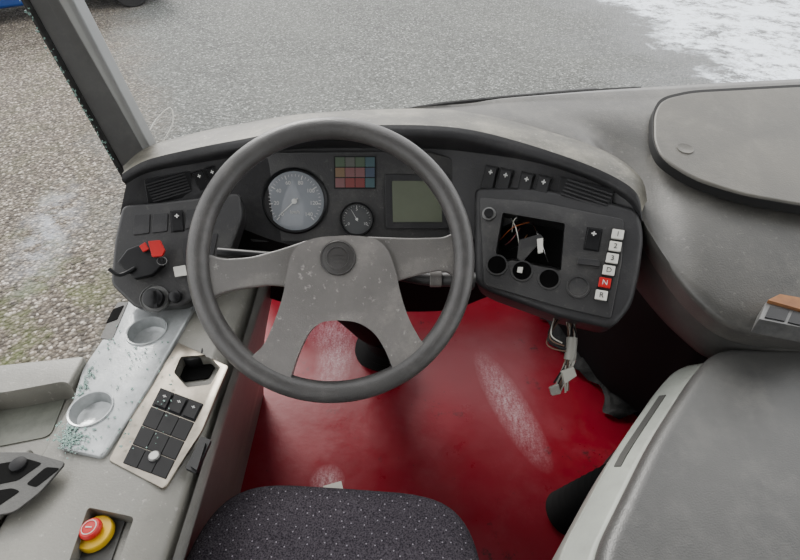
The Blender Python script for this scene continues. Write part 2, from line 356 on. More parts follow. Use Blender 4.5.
# ------------------------------------------------------------------ dashboard
dash=empty('dashboard',D(380,200,1.05),'dark grey curved bus dashboard around steering wheel, dusty hood','dashboard')
cols=[
 [(126,170,1.01),(124,171,.98),(122,174,.955),(122,181,.955),(126,184,.965),(120,214,.975)],
 [(150,151,1.05),(149,152,1.01),(147,160,.965),(147,168,.965),(150,172,.98),(142,212,.99)],
 [(200,136,1.09),(199,138,1.03),(196,148,.98),(196,157,.98),(198,163,1.0),(195,210,1.01)],
 [(245,127,1.11),(245,129,1.04),(243,139,.985),(243,149,.985),(245,156,1.035),(240,228,1.05)],
 [(300,118,1.12),(300,120,1.05),(299,129,.985),(299,140,.985),(298,149,1.05),(298,246,1.09)],
 [(380,113,1.12),(380,115,1.05),(380,125,.985),(380,137,.985),(380,148,1.05),(380,246,1.09)],
 [(440,113,1.12),(440,115,1.05),(438,126,.985),(438,138,.985),(436,149,1.05),(436,246,1.09)],
 [(485,119,1.11),(485,121,1.04),(482,132,.985),(481,144,.985),(478,153,1.03),(472,240,1.06)],
 [(545,134,1.09),(545,136,1.02),(540,148,.975),(540,159,.975),(538,163,1.0),(535,216,1.01)],
 [(606,156,1.05),(604,158,.99),(598,169,.955),(598,179,.955),(594,182,.975),(605,224,.985)],
 [(638,180,1.0),(637,183,.96),(634,190,.94),(634,200,.94),(628,202,.955),(632,226,.965)],
 [(645,204,1.0),(644,206,.96),(642,212,.945),(642,220,.945),(640,222,.955),(640,236,.965)],
]
rows=[[D(*c[i]) for c in cols] for i in range(6)]
back=[p+Vector((0,.05,-.14)) for p in rows[0]]
hood=mk('hood',[loft([back,rows[0],rows[1],rows[2]],6,3),(*loft([rows[2],rows[3],rows[4]],6,3),'face')],'hood',dash,sharp=70,label='dusty grey-brown hood over instruments',fix=True)
face=mk('fascia',[loft([[p+Vector((0,.002,0)) for p in rows[4]],rows[5]],6)],'face',dash,label='dark grey fascia')
under=mk('knee_panel',[loft([rows[5],[p+Vector((0,.10,-.29)) for p in rows[5]],[p+Vector((0,.5,-.2)) for p in rows[5]]],6)],'under',dash)
PC=Plane(D(250,150,1.05),D(450,150,1.05),D(350,246,1.09))
PLU=Plane(D(126,184,.965),D(198,163,1.0),D(120,214,.975))
PRU=Plane(D(538,163,1.0),D(625,192,.957),D(535,216,1.01))
PLL=Plane(D(125,205,.965),D(235,198,1.0),D(140,300,.94))
PRL=Plane(D(480,197,1.02),D(622,217,.95),D(482,285,.985))
cl=mk('instrument_cluster',[ps([(250,158),(275,152),(425,151),(452,158),(458,240),(250,242)],PC,.006,.02,.01)],'panel',dash,bevel=.002,label='instrument cluster with round speedometer and display')
def gauge(name,u,v,r,par,dark,label,ticks,a0,a1,nums,nsize,needle):
    c=PC.hit(u,v,.006)
    n=PC.n
    o=mk(name,[(*lathe(c,n,[(r*1.1,-.004),(r*1.12,.006),(r*1.06,.009),(r*1.0,.003)],cap=False),'black'),
               (*lathe(c,n,[(r*1.03,.0025),(r*.5,.0025),(0.0001,.0025)],cap=False),dark)],dark,par,label=label)
    pcs=[]
    for i in range(ticks+1):
        a=math.radians(a0+(a1-a0)*i/ticks); big=i%5==0
        ax=PC.x*math.cos(a)+PC.y*math.sin(a); ay=n.cross(ax); l=r*(.14 if big else .08); wd=r*(.03 if big else .015)
        cc=c+n*.0035+ax*(r*.9-l/2)
        A=[cc+ax*sx*l/2+ay*sy*wd/2 for sx,sy in((-1,-1),(1,-1),(1,1),(-1,1))]
        pcs.append(prism(A,[p-n*.0006 for p in A]))
    mk('scale_marks',pcs,'print',o)
    a=math.radians(needle); ax=PC.x*math.cos(a)+PC.y*math.sin(a); ay=n.cross(ax)
    A=[c+n*.006-ax*r*.15+ay*r*.02,c+n*.006-ax*r*.15-ay*r*.02,c+n*.006+ax*r*.75-ay*r*.008,c+n*.006+ax*r*.75+ay*r*.008]
    mk('needle',[prism(A,[p-n*.001 for p in A]),lathe(c,n,[(r*.09,.003),(r*.09,.008),(r*.05,.009)],24)],'print',o)
    for i,s in enumerate(nums):
        a=math.radians(a0+(a1-a0)*i/(len(nums)-1)); off=PC.x*math.cos(a)*r*.64+PC.y*math.sin(a)*r*.64
        t=text('scale_number',s,PC,u,v,nsize,'print',o,.0092); t.location=t.location+off
    return o
spd=gauge('speedometer',295,201,.060,cl,'dial','round speedometer with hazy grey face',35,225,-45,['0','20','40','60','80','100','120','140'],.011,222)
text('unit_text','km/h',PC,295,212,.010,'print',spd,.0092)
gauge('pressure_gauge',357,219,.031,cl,'dialdark','small grey air pressure gauge',20,210,-30,['0','5','10'],.008,120)
wl_=[]
colr=[['wgreen','wgrey','wgreen','wteal'],['worange','wpink','wpink','wblue'],['wpink','wred','wred','wteal']]
fr=mk('warning_lamp_panel',[ps([(334,156),(376,156),(376,189),(334,189)],PC,.008,.006,.002)],'black',cl)
for i in range(3):
    for j in range(4):
        wl_.append((*pbox(PC,340+j*10,162+i*10.4,.0188,.0185,.0092,.002),colr[i][j]))
mk('warning_lamps',wl_,'wgrey',fr)
lb=mk('display_bezel',[ps([(385,174),(449,174),(450,229),(386,229)],PC,.010,.01,.003)],'face',cl,bevel=.0015)
mk('display_screen',[ps([(392,181),(441,181),(442,222),(393,222)],PC,.0115,.003,.001)],'lcd',lb,label='unlit grey-green liquid crystal display')
def vent(pl,px,par,n=7):
    o=mk('air_vent',[ps(px,pl,.006,.01,.003)],'black',par,bevel=.001)
    us=[p[0] for p in px]; vs=[p[1] for p in px]
    cu=sum(us)/4; cv=sum(vs)/4; Wd=(pl.hit(*px[1])-pl.hit(*px[0])).length; Hh=(pl.hit(*px[3])-pl.hit(*px[0])).length
    pcs=[]
    for i in range(n):
        pcs.append(pbox(pl,cu,cv,Wd*.86,Hh*.05,.0105,.004,dy=-Hh*.38+Hh*.76*i/(n-1)))
    mk('vent_slats',pcs,'face',o)
    return o
vent(PLU,[(144,180),(190,171),(193,197),(148,203)],dash)
vent(PRU,[(560,177),(614,189),(610,218),(556,206)],dash)
def rocker(pl,u,v,w,h,par,rot=0,mark=True,mat='black',name='rocker_switch'):
    o=mk(name,[pbox(pl,u,v,w,h,.005,.012,rot),pbox(pl,u,v,w*.82,h*.86,.010,.01,rot,tilt=.0025)],mat,par,bevel=.0008,seg=2)
    if mark: mk('symbol_mark',[pbox(pl,u,v,w*.3,h*.05,.0142,.0016,rot,dy=h*.24),pbox(pl,u,v,w*.08,h*.18,.0142,.0016,rot,dy=h*.24)],'print',o)
    return o
for u,v in ((201,181),(214,177)): rocker(PLU,u,v,.020,.040,dash)
for u,v in ((489,178),(504,181),(525,185),(542,188)): rocker(PRU,u,v,.026,.048,dash,rot=.12)
lw=mk('control_panel',[ps([(122,205),(160,202),(240,192),(243,215),(228,258),(207,288),(184,306),(136,309),(110,284),(114,240)],PLL,.004,.06,.012)],'panel',dash,bevel=.006,label='angled control panel beside side window')
mk('blank_cover',[ps([(134,215),(150,214),(149,233),(133,235)],PLL,.0065,.004,.002)],'face',lw,bevel=.001)
mk('blank_cover',[ps([(153,214),(168,213),(167,231),(152,233)],PLL,.0065,.004,.002)],'face',lw,bevel=.001)
rocker(PLL,177,221,.024,.042,lw)
mk('blank_cover',[ps([(186,210),(200,208),(199,226),(185,229)],PLL,.0065,.004,.002)],'face',lw,bevel=.001)
mk('blank_cover',[ps([(182,238),(218,233),(212,262),(184,272)],PLL,.0065,.004,.004)],'face',lw,bevel=.001)
c=PLL.hit(155,299,.004)
mk('rotary_knob',[(*lathe(c,PLL.n,[(.025,-.002),(.025,.004),(.0235,.0055),(.0235,.003),(.016,.003)],36,False),'relay'),(*lathe(c,PLL.n,[(.018,0),(.017,.016),(.013,.019),(.0001,.019)],30),'black'),(*pbox(PLL,155,299,.006,.03,.023,.008),'black')],'black',lw,label='black rotary light knob in silver ring')
c=PLL.hit(176,297,.004)
mk('rotary_knob',[lathe(c,PLL.n,[(.011,0),(.010,.012),(.007,.014),(.0001,.014)],24)],'black',lw)
c0=PLL.hit(148,258,.0)
def plp(px,h0,h1): return prism([PLL.hit(*p,h0) for p in px],[PLL.hit(*p,h0)-PLL.n*(h0-h1) for p in px])
ig=mk('ignition_lock',[lathe(c0,PLL.n,[(.022,0),(.022,.014),(.018,.018),(.012,.018),(.0001,.016)],32),
   plp([(117,262),(127,249),(140,244),(158,252),(164,264),(152,275),(134,279)],.028,.012)],'black',lw,bevel=.005,label='black ignition lock housing')
mk('hand_lever',[tube([PLL.hit(135,268,.03),PLL.hit(120,275,.036),PLL.hit(109,269,.040)],.0035,10,4)],'black',ig)
key=empty('key',PLL.hit(155,248,.04),'red plastic key with white tag hanging from ignition','key')
mk('key_head',[ps([(148,241),(160,240),(165,250),(162,256),(152,257)],PLL,.040,.006,.0015),],'red',key,bevel=.001)
mk('key_head',[ps([(139,246),(145,242),(149,249),(143,252)],PLL,.036,.005,.001)],'red',key,bevel=.001)
mk('key_ring',[tube([PLL.hit(162+5*math.cos(a),261+4*math.sin(a),.036) for a in [i*.7 for i in range(10)]],.0006,6,3)],'relay',key)
mk('key_tag',[ps([(173,267),(185,265),(187,275),(175,277)],PLL,.018,.003,.001)],'white',key,bevel=.0006)
mk('key_blade',[tube([PLL.hit(156,250,.038),PLL.hit(150,257,.02)],.002,6,1)],'chrome',key)
# right wing
rw=mk('control_panel',[ps([(474,186),(538,186),(600,198),(640,208),(645,236),(641,270),(633,305),(613,329),(560,317),(490,292),(474,283)],PRL,.0,.11,.018)],'face',dash,bevel=.012,seg=5,label='angled control panel with missing radio unit')
pp_=mk('panel_plate',[ps([(479,197),(540,202),(624,219),(622,262),(611,319),(560,307),(484,285)],PRL,.004,.03,.008)],'panel',rw,bevel=.002)
hole=[(502,208),(566,219),(562,268),(512,257),(497,262),(495,247)]
cut(pp_,[ps(hole,PRL,.03,.08,.004)]); cut(rw,[ps(hole,PRL,.03,.075,.004)])
op=mk('open_slot',[(*ps(hole,PRL,-.040,.003,.004),'blackhole')],'blackhole',rw,label='empty black slot with loose wires')
for i,(a,b,m_) in enumerate([((500,240),(530,222),'orange'),((508,214),(520,250),'white'),((530,217),(548,262),'chrome'),((510,250),(545,240),'black'),((527,235),(534,248),'brown'),((512,232),(528,214),'white'),((505,245),(520,228),'wred')]):
    mid=((a[0]+b[0])/2+random.uniform(-6,6),(a[1]+b[1])/2+random.uniform(-5,5))
    mk('wire',[tube([PRL.hit(*a,-.035),PRL.hit(*mid,-.012),PRL.hit(*b,-.03)],.001,6,5)],m_,op)
mk('slot_divider',[ps([(519,240),(540,234),(544,238),(522,262),(517,258)],PRL,-.004,.004,.002)],'panel',op)
mk('wire_connector',[ps([(537,239),(543,238),(543,252),(538,253)],PRL,.004,.008,0)],'white',op)
c=PRL.hit(489,214,.004); mk('key_switch',[(*lathe(c,PRL.n,[(.013,0),(.013,.003),(.010,.004)],28),'relay'),(*lathe(c,PRL.n,[(.009,0),(.009,.007),(.0001,.007)],28),'black')],'relay',rw)
for u,v,h in ((497,265,1),(522,271,1),(549,279,1),(578,287,0)):
    c=PRL.hit(u,v,.004); r=.018
    if h: mk('round_socket',[(*lathe(c,PRL.n,[(r*1.12,-.001),(r*1.1,.003),(r*.95,.003)],36,False),'panel'),(*lathe(c,PRL.n,[(r*.97,.002),(.0001,.002)],36),'blackhole')],'panel',rw)
    else: mk('round_blank',[lathe(c,PRL.n,[(r*1.15,-.001),(r*1.13,.003),(r*.98,.003),(r*.93,.0012),(.0001,.0012)],36)],'panel',rw)
mk('socket_clip',[ps([(518,267),(523,267),(522,273),(517,272)],PRL,.009,.004,0)],'white',rw)
rocker(PRL,593,239,.028,.044,rw)
mk('slider_bar',[pbox(PRL,589,262,.038,.012,.009,.006,rot=.05)],'face',rw,bevel=.001)
for i,(u,v,s) in enumerate(((618,234,'1'),(615.5,246,'2'),(612.5,258,'3'),(609,270,'D'),(605,282.5,''),(601.5,295,'R'))):
    o=mk('gear_button',[(*pbox(PRL,u,v,.0235,.0210,.007,.008),'black'),(*pbox(PRL,u,v,.0200,.0175,.0125,.008),'red' if i==4 else 'white')],'white',rw,bevel=.001,label='red gear selector button' if i==4 else 'white gear selector button')
    text('button_letter',s or 'N',PRL,u,v,.013,'ink' if i!=4 else 'print',o,.0135)

# loose wiring below right wing
wb=empty('wiring_loom',D(566,330,.95),'bundle of loose white and brown wires with connectors below panel','wires')
cs=['wirewhite','wirebrown','black','wirebrown','wirewhite','black','relay','wred','wirewhite','console']
for i in range(16):
    a=D(569+random.uniform(-6,6),310,1.0); b=D(573+random.uniform(-4,4),342+random.uniform(-4,4),.96); d_=D(569+random.uniform(-4,4),362+random.uniform(-5,5),.95); e=D(561+random.uniform(-8,8),388+random.uniform(-6,6),.955)
    mk('wire',[tube([a,b,d_,e],.0018,6,6)],cs[i%10],wb)
for i in range(4):
    a=D(556+i*3,312,1.0); b=D(551-i*1.5,334+i*3,.95); e=D(562+i*2,343+i*3,.95)
    mk('wire',[tube([a,b,e],.0014,6,6)],cs[i],wb)
mk('tape_wrap',[tube([D(572,338,.958),D(571,350,.952),D(569,360,.95)],.010,12,4)],'console',wb)
PW=Plane(D(560,370,.94),D(575,372,.94),D(560,390,.94))
mk('wire_connector',[ps([(562,372),(574,367),(577,376),(565,384)],PW,0,.012,.002)],'wirewhite',wb,bevel=.001)
mk('wire_connector',[ps([(550,388),(559,384),(561,394),(552,396)],PW,0,.010,.002)],'console',wb,bevel=.001)

# ------------------------------------------------------------------ dash top (passenger side)
dt=empty('dashboard_shelf',Vector((.7,.9,.85)),'broad dusty grey moulded dashboard with oval hatch lid','dashboard')
fe=[(.03,1.02,.89),(.12,1.01,.89),(.24,1.0,.885),(.36,.95,.87),(.425,.87,.84),(.450,.787,.80),(.475,.70,.772),(.505,.640,.752),(.555,.600,.735),(.65,.585,.73),(.85,.58,.73),(1.4,.57,.73)]
be=[(.03,1.078),(.08,1.085),(.15,1.10),(.22,1.126),(.33,1.15),(.43,1.17),(.52,1.185),(.62,1.2),(.75,1.22),(.9,1.24),(1.1,1.265),(1.5,1.30)]
R=[]
NS=12
for s in range(NS+1):
    s_=s/NS; row=[]
    for i,(a,b) in enumerate(zip(be,fe)):
        x=a[0]+(b[0]-a[0])*s_; y=a[1]+(b[1]-a[1])*s_
        tr_=math.exp(-((i-5.4)/1.0)**2)*math.sin(math.pi*min(1,max(0,(s_-.30)/.70)))*.050
        z=.9-(.9-b[2])*(.35*s_+.65*s_**3)-tr_; row.append(Vector((x,y,z)))
    R.append(row)
last=R[-1]
R.insert(0,[p+Vector((0,.02,-.05)) for p in R[0]])
R.append([p+Vector((.004,.0,-.02)) for p in last]); R.append([p+Vector((.015,.015,-.06)) for p in last])
mk('top_panel',[loft(R,5,2)],'dashtop',dt,sharp=80,label='dusty grey moulded dashboard top')
sk=[last[i] for i in range(4,11)]
bot=[(.50,1.45),(.58,1.22),(.65,1.02),(.72,.92),(.74,.86),(.82,.82),(.9,.8)]
bot=[Vector((x,y,0)) for x,y in bot]
r0=[p+Vector((.014,.012,-.055)) for p in sk]; r1=[lerp(p,b,.12)+Vector((.01,.01,-.05)) for p,b in zip(sk,bot)]; r2=[lerp(p,b,.30)+Vector((.05,.06,-.02)) for p,b in zip(sk,bot)]; r3=[lerp(p,b,.6)+Vector((.04,.04,0)) for p,b in zip(sk,bot)]
mk('lower_skirt',[loft([r0,r1,r2],5,3),(*loft([r2,r3,bot],5,3),'under')],'sidegrey',dt,sharp=80,label='dark curved lower side of dashboard, recess shade painted in')  # near-black lower rows put the shade of the recess into the colour
G=[]
for i in range(22):
    row=[]
    for j in range(12):
        t=i/21; s_=j/11
        e0=lerp(Vector((.50,1.33,0)),Vector((.655,.90,0)),t); e1=e0+Vector((.16,.05,0))
        p=lerp(e0,e1,s_)+Vector((.022*math.sin(t*19+s_*3),.015*math.sin(t*13),0))
        p.z=.006+.055*s_+.03*abs(mnoise.noise(Vector((t*9,s_*5,1))))
        row.append(p)
    G.append(row)
ms=mk('black_mesh_mat',[loft(G,2,2)],'mat',sharp=80); top(ms,'crumpled black mesh mat lying along red floor edge','mat')
PH=Plane(Zh(655,100,.905),Zh(800,86,.91),Zh(800,207,.845))
hp=[(652,112),(660,97),(690,90),(800,84),(960,80),(960,225),(800,206),(740,195),(690,178),(660,158),(652,140)]
hl=mk('hatch_lid',[(*ps(hp,PH,.008,.02,.03,6),'seam')],'seam',dt,bevel=.002,label='flush grey hatch lid with black seam')
def shrink(px,cx,cy,k): return [(cx+(u-cx)*k[0],cy+(v-cy)*k[1]) for u,v in px]
mk('lid_panel',[ps(shrink(hp,806,148,(.984,.965)),PH,.0115,.01,.03,6)],'lid',hl,bevel=.005,seg=4)
c=PH.hit(685,149,.0115); mk('lid_button',[lathe(c,PH.n,[(.016,-.001),(.015,.002),(.012,.001),(.0001,.0005)],28)],'lid',hl)
wp=empty('windscreen_wiper',Vector((.25,1.16,.93)),'black windscreen wiper resting behind dashboard edge','wiper')
mk('wiper_arm',[tube([D(392,114,1.14),D(440,105,1.17),D(520,97,1.2),D(600,91,1.23),D(640,89,1.25)],.006,8,4)],'rubber',wp)
mk('wiper_blade',[tube([D(405,109,1.16),D(470,101,1.19),D(545,93,1.22),D(595,89,1.24)],.0045,8,4)],'relay',wp)
dv=empty('electrical_relay_box',Zh(780,318,.75),'small chunky grey and black box with rusty brown top','electronics')
PD=Plane(Zh(760,312,.775),Zh(800,322,.775),Zh(800,300,.775))
mk('metal_housing',[ps([(766,302),(830,316),(824,332),(759,319)],PD,0,.030,.002)],'relay',dv,bevel=.002)
mk('black_socket',[ps([(770,306),(790,310),(785,321),(765,317)],PD,.002,.004,.001),],'black',dv)
mk('black_socket',[ps([(793,311),(815,316),(810,327),(788,322)],PD,.002,.004,.001)],'black',dv)
mk('brown_cover',[ps([(768,300),(780,294),(830,303),(832,314),(800,309)],PD,.006,.018,.001)],'brown',dv,bevel=.001)

# ------------------------------------------------------------------ storage console right
sc=empty('storage_console',Vector((.6,.2,0)),'grey storage console with dark lid beside driver seat','console')
ol=[(.15,-.3),(.2375,.26),(.3735,.43),(.490,.555),(.555,.612),(.7,.612),(1.3,.59),(1.3,-.3)]
def flat(pts,z,r=.04): return rnd([Vector((x,y,z)) for x,y in pts],r,6)
def off(pts,d):
    return [(x+d*1.0 if i<6 else x,y-d*.5 if 1<=i<5 else y) for i,(x,y) in enumerate(pts)]
A=flat(ol,.668,.05); mk('console_lid',[prism(A,[p-Vector((0,0,.045)) for p in A])],'boxlid',sc,bevel=.021,seg=7,label='dark grey rounded lid')
A=flat(off(ol,-.002),.628,.05); B=flat(off(ol,-.032),.598,.05); B2=flat(off(ol,-.038),.50,.05)
cb_=mk('console_body',[prism(A,B),prism(B,B2)],'boxside',sc,bevel=.005,label='pale grey side rim')
A=flat(off(ol,-.028),.51,.05); B=flat([(.30,-.3),(.34,.34),(.43,.55),(.52,.70),(.60,.80),(.7,.80),(1.3,.60),(1.3,-.3)],.0,.06); mk('console_base',[prism(A,B)],'under',sc)
def railp(t,k,h):
    pts=[Vector((*ol[1],0)),Vector((*ol[2],0)),Vector((*ol[3],0))]; p=lerp(pts[0],pts[1],t) if t<1 else lerp(pts[1],pts[2],t-1)
    z=.598+.030*k; d=-.032+.030*k
    return Vector((p.x+d,p.y-d*.5,z))+Vector((-.5,.4,.7)).normalized()*h
ts=[.85,.97,1.1,1.3,1.6,1.85]
Vg=[];Fg=[]
for t in ts: Vg+=[railp(t,.30,.0015),railp(t,.55,.0015),railp(t,.55,-.003),railp(t,.30,-.003)]
for i in range(len(ts)-1):
    for k in range(4): Fg.append([i*4+k,i*4+(k+1)%4,(i+1)*4+(k+1)%4,(i+1)*4+k])
Fg+= [[0,1,2,3],[len(Vg)-4,len(Vg)-3,len(Vg)-2,len(Vg)-1]]
mk('grip_groove',[(Vg,Fg)],'sidegrey',sc,label='narrow recessed grip slot')
prof=[]
for i in range(9): prof+=[(.060-.003*i,.003+i*.028),(.046-.003*i,.017+i*.028)]
gt=mk('rubber_gaiter',[lathe(Vector((.435,.625,0)),Vector((.25,-.10,1)),prof,32)],'boot'); top(gt,'black ribbed rubber gaiter on floor at console foot','gaiter')

# ------------------------------------------------------------------ left side console
lc=empty('side_console',Vector((-.42,.3,0)),'grey moulded console under side window with switches','console')
sec=[(-.53,.655),(-.36,.655),(-.325,.651),(-.305,.638),(-.299,.60),(-.345,.50),(-.38,.40),(-.41,.12),(-.435,0),(-.53,0)]
A=[Vector((x,-.4,z)) for x,z in sec]; B=[Vector((x,1.0,z)) for x,z in sec]
lbody=mk('console_body',[prism(A,B)],'console',lc,bevel=.008,seg=4)
PT=Plane(Vector((-.5,.2,.655)),Vector((-.3,.2,.655)),Vector((-.5,.8,.655)))
stpx=[(58,448),(102,457),(150,385),(188,318),(202,292),(130,298),(98,345),(82,368)]
st=mk('sill_panel',[ps(stpx,PT,.008,.012,.01)],'sill',lc,bevel=.004,label='shiny pale sill panel with round recesses')
Z=Vector((0,0,1))
rec=[]
for u,v,r in ((91,409,.031),(147,331,.033)):
    c=PT.hit(u,v,.008); rec.append((c,r))
    cc=lathe(c,Z,[(r,-.026),(r,.02)],40); cut(st,[cc]); cut(lbody,[cc])
    mk('round_recess',[(*lathe(c,Z,[(r*1.10,.0),(r*1.08,.003),(r*1.0,.0025),(r*.95,-.005),(r*.86,-.018),(r*.6,-.022),(.0001,-.023)],40,False),'sill')],'sill',st,label='round cup recess')
mk('sill_slots',[ps([(113,309),(124,305),(117,319),(106,323)],PT,.010,.004,.002)],'blackhole',st)
mk('latch_cover',[ps([(100,338),(118,302),(128,302),(112,340)],PT,.009,.003,.003),],'sidegrey',st)
sp=mk('switch_plate',[ps([(108,460),(164,489),(202,430),(229,366),(178,342),(139,402)],PT,.003,.006,.006)],'plate',lc,bevel=.0015,label='worn brushed metal plate carrying rocker switches')
def sq(cx,cy,a,b,h,k=1.0,th=.006):
    P=[(cx-a[0]*k-b[0]*k,cy-a[1]*k-b[1]*k),(cx+a[0]*k-b[0]*k,cy+a[1]*k-b[1]*k),(cx+a[0]*k+b[0]*k,cy+a[1]*k+b[1]*k),(cx-a[0]*k+b[0]*k,cy-a[1]*k+b[1]*k)]
    return ps(P,PT,h,th)
for i in range(4):
    for j in range(3):
        cx=163+14.4*j-9.6*i; cy=399+5.4*j+19.0*i; a=(7.0,2.7)
        if i==0:
            o=mk('rocker_switch',[sq(cx,cy,a,(-4.5,8.8),.0050),sq(cx,cy,a,(-4.5,8.8),.0080,.80)],'key_black',sp,bevel=.001)
            mk('symbol_mark',[sq(cx+1.5,cy-3,(1.6,.7),(-.2,.35),.0084),sq(cx+1.5,cy-3,(.35,.1),(-.7,1.2),.0084)],'print',o)
        else: mk('blank_cover',[sq(cx,cy,a,(-4.6,9.2),.0048)],'key_black',sp,bevel=.0010)
c=PT.hit(154.5,456.5,.0048); mk('round_button',[(*lathe(c,Z,[(.0085,-.002),(.0085,.002),(.0075,.003)],24),'relay'),(*lathe(c,Z,[(.007,.0),(.0065,.004),(.0001,.0042)],24),'print')],'relay',sp)
rpx=[(178,350),(206,348),(218,361),(208,378),(184,381),(171,366)]
cut(sp,[ps(rpx,PT,.02,.04,.004)]); cut(lbody,[ps(rpx,PT,.02,.045,.004)])
mk('socket_recess',[ps(rpx,PT,-.022,.003,.004)],'blackhole',sp)
c=PT.hit(196,360,-.022); mk('power_socket',[lathe(c,Z,[(.019,0),(.019,.018),(.017,.021),(.014,.021),(.013,.010),(.0001,.010)],32)],'black',sp,label='black round power socket')
sq1=[(185,468),(196,473),(211,440),(201,436)]
mk('small_connector',[ps(sq1,PT,.003,.006,.002),ps(shrink(sq1,198,455,(.6,.85)),PT,.008,.006,.001)],'black',lc,bevel=.001,label='narrow black socket slot')
mk('inner_side_trim',[loft([[Vector((-.285,1.0,.66)),Vector((-.290,.7,.636)),Vector((-.293,.5,.636)),Vector((-.295,.1,.636))],[Vector((-.28,1.0,.60)),Vector((-.288,.7,.60)),Vector((-.292,.5,.60)),Vector((-.294,.1,.60))],[Vector((-.31,1.0,.5)),Vector((-.338,.7,.50)),Vector((-.342,.5,.50)),Vector((-.344,.1,.50))],[Vector((-.385,1.0,.25)),Vector((-.39,.7,.25)),Vector((-.392,.5,.25)),Vector((-.392,.1,.25))],[Vector((-.43,1.0,.0)),Vector((-.43,.7,.0)),Vector((-.43,.5,.0)),Vector((-.43,.1,.0))]],5,5)],'inner',lc,sharp=80,label='grey moulded inner side curving to floor')
ar=empty('window_ledge',Vector((-.75,.2,.68)),'pale grey side window ledge with black tray openings','ledge')
A=flat([(-.90,-.4),(-.535,-.4),(-.535,.30),(-.535,.585),(-.90,.53)],.672,.012); lb_=mk('ledge_body',[prism(A,[p-Vector((0,0,.10)) for p in A])],'console',ar,bevel=.005)
PA=Plane(Vector((-.8,.2,.672)),Vector((-.5,.2,.672)),Vector((-.8,.5,.672)))
pk=[(-40,388),(0,384),(60,373),(72,382),(50,436),(0,446),(-40,450)]
cut(lb_,[ps(pk,PA,.02,.065,.012)]); mk('ledge_pocket',[ps(pk,PA,-.043,.002,.012)],'pocket',ar)
mk('tray_frame',[ps([(-30,452),(30,452),(66,462),(40,492),(14,512),(-30,520)],PA,.0025,.004,.008)],'sidegrey',ar,bevel=.001)
for px in ([(-16,466),(28,459),(42,463),(18,480),(-16,487)],[(26,484),(46,467),(60,468),(36,487)],[(-30,495),(12,488),(20,491),(-2,506),(-30,512)]):
    mk('tray_opening',[ps(px,PA,.0032,.002,.004)],'blackhole',ar)
c=PA.hit(20,466,.0); mk('round_switch',[lathe(c,Z,[(.011,0),(.011,.007),(.008,.009),(.0001,.009)],28)],'key_black',ar)
# emergency stop
epx=[(82,500),(129,510),(106,575),(56,572)]
cut(lbody,[ps(epx,PT,.02,.045,.006)])
mk('button_recess',[ps(epx,PT,-.022,.003,.006)],'sidegrey',lc)
c=PT.hit(97,535,-.020)
ax=Vector((-.10,.02,1)).normalized()
es=mk('emergency_stop_button',[(*lathe(c,ax,[(.0235,0),(.0235,.007),(.0220,.009),(.0165,.010),(.0001,.010)],40),'yellow'),(*lathe(c,ax,[(.010,.009),(.0105,.013),(.0140,.0145),(.0143,.019),(.012,.022),(.0001,.023)],40),'red')],'red',lc,label='red mushroom emergency stop on yellow collar')
mk('arrow_marks',[lathe(c,ax,[(.0088,.0234),(.0098,.0230)],30,False),box(c+ax*.0234,(.008,.0013,.0008))],'print',es)

pcs=[]
def inrec(p): return any((p-Vector((q.x,q.y,p.z))).length<r*1.15 for q,r in rec)
while len(pcs)<420:
    if len(pcs)<200: u,v=random.gauss(70,9),random.gauss(437,7)
    elif len(pcs)<320: 
        t=random.random(); u,v=66+t*25+random.gauss(0,3),440-t*75+random.gauss(0,5)
    else: u,v=random.uniform(75,175),random.uniform(320,450)
    p=PT.hit(u,v,.010)
    if inrec(p) or p.x<-.525: continue
    s=random.uniform(.0012,.0032)
    pcs.append(box(p,(s,s*random.uniform(.5,1),s*.6),random.uniform(0,3)))
gs=mk('glass_shards',pcs,'shard'); top(gs,'tiny greenish broken safety glass crumbs on window sill','glass shards',kind='stuff')
pcs=[]
B0,T0=D(121,171,1.045),D(23,0,.795)
for i in range(110):
    t=random.random()**.8; p=lerp(B0,T0,t*1.3)+Vector((random.gauss(.0,.0022),-.004,random.gauss(0,.002)))
    s=random.uniform(.0012,.003); pcs.append(box(p,(s,s*.7,s),random.uniform(0,3)))
ge=mk('glass_edge_crumbs',pcs,'shard'); top(ge,'broken glass crumbs stuck along the black pillar seal','glass shards',kind='stuff')

# ------------------------------------------------------------------ steering wheel
WC=D(333,259,.84)
el=math.radians(43); wn=Vector((.06,-math.cos(el),math.sin(el))).normalized()
tmp=Vector((1,0,0)); wx=(tmp-wn*tmp.dot(wn)).normalized()
sw=empty('steering_wheel',WC,'large grey four-spoke bus steering wheel with worn surface','steering wheel')
Rr=.2135; rt=.0175; V=[];Fc=[];N1=120;N2=20
wy=wn.cross(wx)
for i in range(N1):
    a=2*math.pi*i/N1; d=wx*math.cos(a)+wy*math.sin(a)
    for k in range(N2):
        b=2*math.pi*k/N2; V.append(WC+d*(Rr+rt*math.cos(b))+wn*(rt*1.0*math.sin(b)))
for i in range(N1):
    for k in range(N2):
        i2=(i+1)%N1;k2=(k+1)%N2; Fc.append([i*N2+k,i2*N2+k,i2*N2+k2,i*N2+k2])
mk('rim',[(V,Fc)],'rim',sw,sharp=80,label='thick textured dark grey rim')
PSW=Plane(WC,WC+wx,WC-wy)
def clampR(p,R_):
    d=p-WC; h=d.dot(wn); q=d-wn*h
    if q.length>R_: q=q.normalized()*R_
    return WC+q+wn*h
def wp_(px,h,th,r=.014,R_=.207): 
    o_=rnd([clampR(PSW.hit(u,v,h),R_) for u,v in px],r,6); return prism(o_,[p-wn*th for p in o_])
mk('spoke',[wp_([(200,252),(222,259),(250,257),(280,249),(312,238),(318,296),(292,288),(270,285),(240,289),(222,293),(200,304)],.002,.020,.014)],'spoked',sw,bevel=.009,seg=6,label='grey side spoke')
